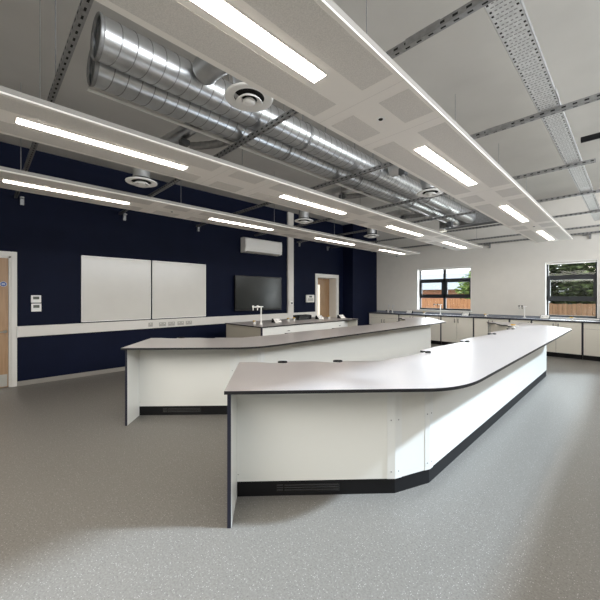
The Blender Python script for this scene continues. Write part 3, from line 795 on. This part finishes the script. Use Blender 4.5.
# ------------------------------------------------------------------ spiral ducts
def spiral(x, z, R, y0, y1, label, pitch=.102, tilt=.05):
    t = thing('spiral_duct', label, 'duct', (x, y0, z), group='galvanised spiral ducts')
    n = 40; b = MB()
    def ring(prof, y, mm, tl):
        o = [(x+r*cos(2*pi*k/n), y+h+tl*cos(2*pi*k/n), z+r*sin(2*pi*k/n)) for r, h in prof for k in range(n)]
        b.add(o, [(i*n+k, i*n+(k+1) % n, (i+1)*n+(k+1) % n, (i+1)*n+k) for i in range(len(prof)-1) for k in range(n)], mm, True)
    ring([(R, 0), (R, y1-y0)], y0, M['galv'], 0)
    y = y0+pitch
    while y < y1-.06:
        ring([(R+.0004, -.0035), (R+.003, -.0015), (R+.003, .0015), (R+.0004, .0035)], y, M['galv_seam'], tilt*.6); y += pitch
    b.build('duct_body', t)
    MB().lathe([(R-.012, .012), (R+.004, 0), (R+.008, .004), (R+.008, .02), (R+.001, .03)], (x, y0-.005, z), M['galv_dull'], 36, 'y', cap=False).build('end_collar', t)
    MB().lathe([(R-.02, .02), (R-.021, .024)], (x, y0, z), M['duct_dark'], 36, 'y').build('end_cap', t)
    return t
DX1, DZ1, DR1 = -2.625, 3.292, .142
DX2, DZ2, DR2 = -2.945, 3.270, .138
spiral(DX1, DZ1, DR1, .58, 8.04, 'right hand round spiral duct of the pair')
spiral(DX2, DZ2, DR2, .62, 7.70, 'left hand round spiral duct of the pair')
q = MB().tube([(-3.082, .62, 3.152), (-3.082, 6.1, 3.152)], .016, M['white'], 8)
solo('conduit_pipe', q, 'thin bright conduit along the lower left of the ducts', 'conduit', origin=(-3.10, 3.3, 3.155))
t = thing('duct_plenum', 'dark rectangular duct across the far end of the spiral ducts', 'duct', (-2.4, 8.3, 3.2))
MB().box(-3.3, -1.75, 8.08, 8.40, 3.14, 3.45, M['duct_dark'], .01).build('plenum_box', t)
MB().box(-3.32, -1.73, 8.05, 8.08, 3.13, 3.46, M['galv_dull'], .005).build('flange', t)
MB().tube([(-2.945, 7.71, DZ2), (-2.945, 8.06, DZ2)], .145, M['galv'], 24).build('spigot', t)
for i, y in enumerate((2.62, 4.05, 5.7, 7.1)):
    for x, z, R, nmn in ((DX1, DZ1, DR1, 'right'), (DX2, DZ2, DR2, 'left')):
        t = thing('duct_strap', f'{("nearest", "second", "third", "farthest")[i]} hanging strap around the {nmn} spiral duct', 'strap', (x, y, z), group='hanging straps around the ducts')
        MB().lathe([(R+.006, -.012), (R+.009, -.012), (R+.009, .012), (R+.006, .012)], (x, y, z), M['galv_dull'], 32, 'y', cap=False).build('band', t)
        MB().tube([(x, y, z+R+.006), (x, y, ZC)], .005, M['galv_dull'], 6).build('rod', t)

# flexible branches and round diffusers
def ribbed(path, r, mm, step=.035):
    P = [Vector(p) for p in path]; fine = []; rad = []
    for a, b in zip(P, P[1:]):
        n = max(2, int((b-a).length/step))
        for i in range(n): fine.append(a+(b-a)*i/n); rad.append(r if len(rad) % 2 else r*.93)
    fine.append(P[-1]); rad.append(r)
    return MB().tube([tuple(p) for p in fine], rad, mm, 20)
def bez(p0, p1, p2, n=10):
    p0, p1, p2 = map(Vector, (p0, p1, p2)); return [p0*(1-t)**2+p1*2*t*(1-t)+p2*t*t for t in [i/n for i in range(n+1)]]
def diffuser(x, y, z, label, path, top=None):
    t = thing('air_diffuser', label, 'diffuser', (x, y, z), group='round white air diffusers')
    MB().lathe([(.105, .01), (.155, 0), (.166, .004), (.168, .012), (.15, .02), (.11, .028)], (x, y, z), M['white'], 40, cap=False).build('outer_ring', t)
    MB().lathe([(.10, .05), (.112, .024)], (x, y, z), M['hole'], 32).build('throat', t)
    MB().lathe([(.055, -.004), (.088, -.026), (.092, -.022), (.088, -.016), (.060, .008)], (x, y, z), M['white'], 36, cap=False).build('inner_ring', t)
    MB().lathe([(.001, -.034), (.030, -.032), (.043, -.024), (.046, -.016), (.03, .0)], (x, y, z), M['white'], 28).build('centre_disc', t)
    if path is not None: ribbed(path, .105, M['galv'], .03).build('flexible_neck', t)
    else: MB().lathe([(.09, .028), (.09, top-z)], (x, y, z), M['galv_neck'], 28).build('neck', t)
diffuser(-1.885, 1.35, 2.86, 'large round diffuser beside the nearest raft by the ducts', bez((-2.45, 1.30, 3.30), (-1.90, 1.34, 3.36), (-1.885, 1.35, 2.89)))
diffuser(-1.90, 4.30, 2.85, 'round diffuser further along beside the nearest raft', bez((-2.45, 4.25, 3.30), (-1.9, 4.29, 3.36), (-1.90, 4.30, 2.88)))
for x, y, z, l in ((-3.96, 1.33, 2.78, 'round diffuser nearest the camera between the middle and navy side rafts'), (-4.08, 4.10, 2.80, 'second round diffuser between the middle and navy side rafts'), (-4.06, 6.20, 2.80, 'farthest round diffuser between the middle and navy side rafts')):
    diffuser(x, y, z, l, None, 3.125)
def branch(y, x1, label):
    t = thing('branch_duct', label, 'duct', (-3.4, y, 3.25), group='branch ducts leaving the left spiral duct')
    ys = y+.27
    ribbed(bez((-3.11, ys, 3.27), (x1-.02, ys+.02, 3.30), (x1, y, 3.13), 14), .075, M['galv']).build('flexible_pipe', t)
    MB().tube([(-3.095, ys, 3.27), (-3.16, ys, 3.27)], .084, M['galv_dull'], 20).build('spigot', t)
    ribbed(bez((-3.11, ys+.42, 3.25), (-3.30, ys+.46, 3.24), (-3.62, ys+.16, 3.23), 10), .045, M['galv_dull']).build('side_hose', t)
    MB().box(-3.48, -3.40, ys-.05, ys+.05, 3.13, 3.19, M['duct_dark'], .008).build('damper_box', t)
branch(1.33, -3.96, 'nearest branch duct leaving the left spiral duct')
branch(4.10, -4.08, 'second branch duct leaving the left spiral duct')
branch(6.20, -4.06, 'farthest branch duct leaving the left spiral duct')
def jbox(x, y, z, label, w=.09):
    t = thing('junction_box', label, 'junction box', (x, y, z), group='dark junction boxes among the ducts')
    MB().box(x-w/2, x+w/2, y-w/2, y+w/2, z, z+w, M['duct_dark'], .006).build('box', t)
    MB().tube([(x, y, z+w), (x, y, ZC)], .006, M['galv_dull'], 6).build('drop_rod', t)
    MB().lathe([(.02, -.015), (.02, 0)], (x, y, z), M['galv'], 12).build('gland', t)
jbox(-2.13, 4.0, 3.08, 'dark box hanging right of the ducts above the second light')
jbox(-2.79, 7.3, 2.98, 'dark box hanging below the far end of the ducts', .11)
t = thing('hanging_lamp', 'small lit lamp hanging by the far end of the ducts', 'lamp', (-3.2, 7.9, 3.0))
MB().box(-3.31, -3.11, 7.82, 7.98, 3.02, 3.06, M['ledframe'], .005).build('housing', t)
MB().box(-3.30, -3.12, 7.83, 7.97, 3.014, 3.02, M['glow']).build('lens', t)
MB().tube([(-3.2, 7.9, 3.06), (-3.2, 7.9, ZC)], .005, M['galv_dull'], 6).build('rod', t)

# ------------------------------------------------------------------ lights, sky, camera
def area(name, loc, rot, sx, sy, power, col, spread=180):
    l = bpy.data.lights.new(name, 'AREA'); l.shape = 'RECTANGLE'; l.size = sx; l.size_y = sy; l.energy = power; l.color = col; l.spread = radians(spread)
    o = bpy.data.objects.new(name, l); COL.objects.link(o); o.location = loc; o.rotation_euler = rot
    return o
sun = bpy.data.lights.new('low_daylight', 'SUN'); sun.energy = 5.4; sun.angle = radians(3); sun.color = (.70, .85, 1.0)
so = bpy.data.objects.new('low_daylight', sun); COL.objects.link(so); so.location = (6, 4, 4)
az = radians(42); el = math.atan(RW[2]/(XR+.47)*cos(az))
so.rotation_euler = Vector((-cos(el)*cos(az), -cos(el)*sin(az), -sin(el))).to_track_quat('-Z', 'Y').to_euler()
area('side_sky_fill', (4.0, 4.0, 3.4), (0, radians(90), 0), 1.6, 10.0, 340, (.93, .96, 1.0))  # unseen area lamp added beyond the right opening as extra sky light
area('far_window_daylight', (-4.24, YB+.26, 1.7), (radians(-90), 0, 0), 1.6, 1.3, 30, (.92, .96, 1.0))
area('far_window_daylight', (-1.1, YB+.26, 1.65), (radians(-90), 0, 0), 1.0, 1.35, 20, (.92, .97, .98))
area('rear_fill_light', (-1.8, -2.4, 2.6), (radians(48), 0, 0), 6, .8, 55, (1.0, .94, .84), 110)  # unseen fill lamp added behind the camera, tilted to brighten the bench fronts
area('right_fill_light', (.9, 4.5, 2.72), (0, 0, 0), .25, 9, 12, (1.0, .90, .76))  # unseen lamp added in place of further rafts, warming the right floor

wd = bpy.data.worlds.new('overcast_sky'); S.world = wd; wd.use_nodes = True
bg = wd.node_tree.nodes['Background']; bg.inputs['Color'].default_value = (.93, .97, 1.0, 1); bg.inputs['Strength'].default_value = 2.0

F = 326.5
cam = bpy.data.cameras.new('camera'); cam.sensor_width = 36; cam.lens = F/600*36; cam.shift_y = -4/600; cam.clip_start = .05; cam.clip_end = 200
co = bpy.data.objects.new('camera', cam); COL.objects.link(co); co.location = (0, 0, 1.48); co.rotation_euler = (radians(90), 0, radians(45.55))
S.camera = co
S.view_settings.view_transform = 'Standard'
S.view_settings.look = 'None'
S.view_settings.exposure = 0.33
bpy.context.view_layer.update()
for o in bpy.data.objects:
    if '_o' in o: del o['_o']
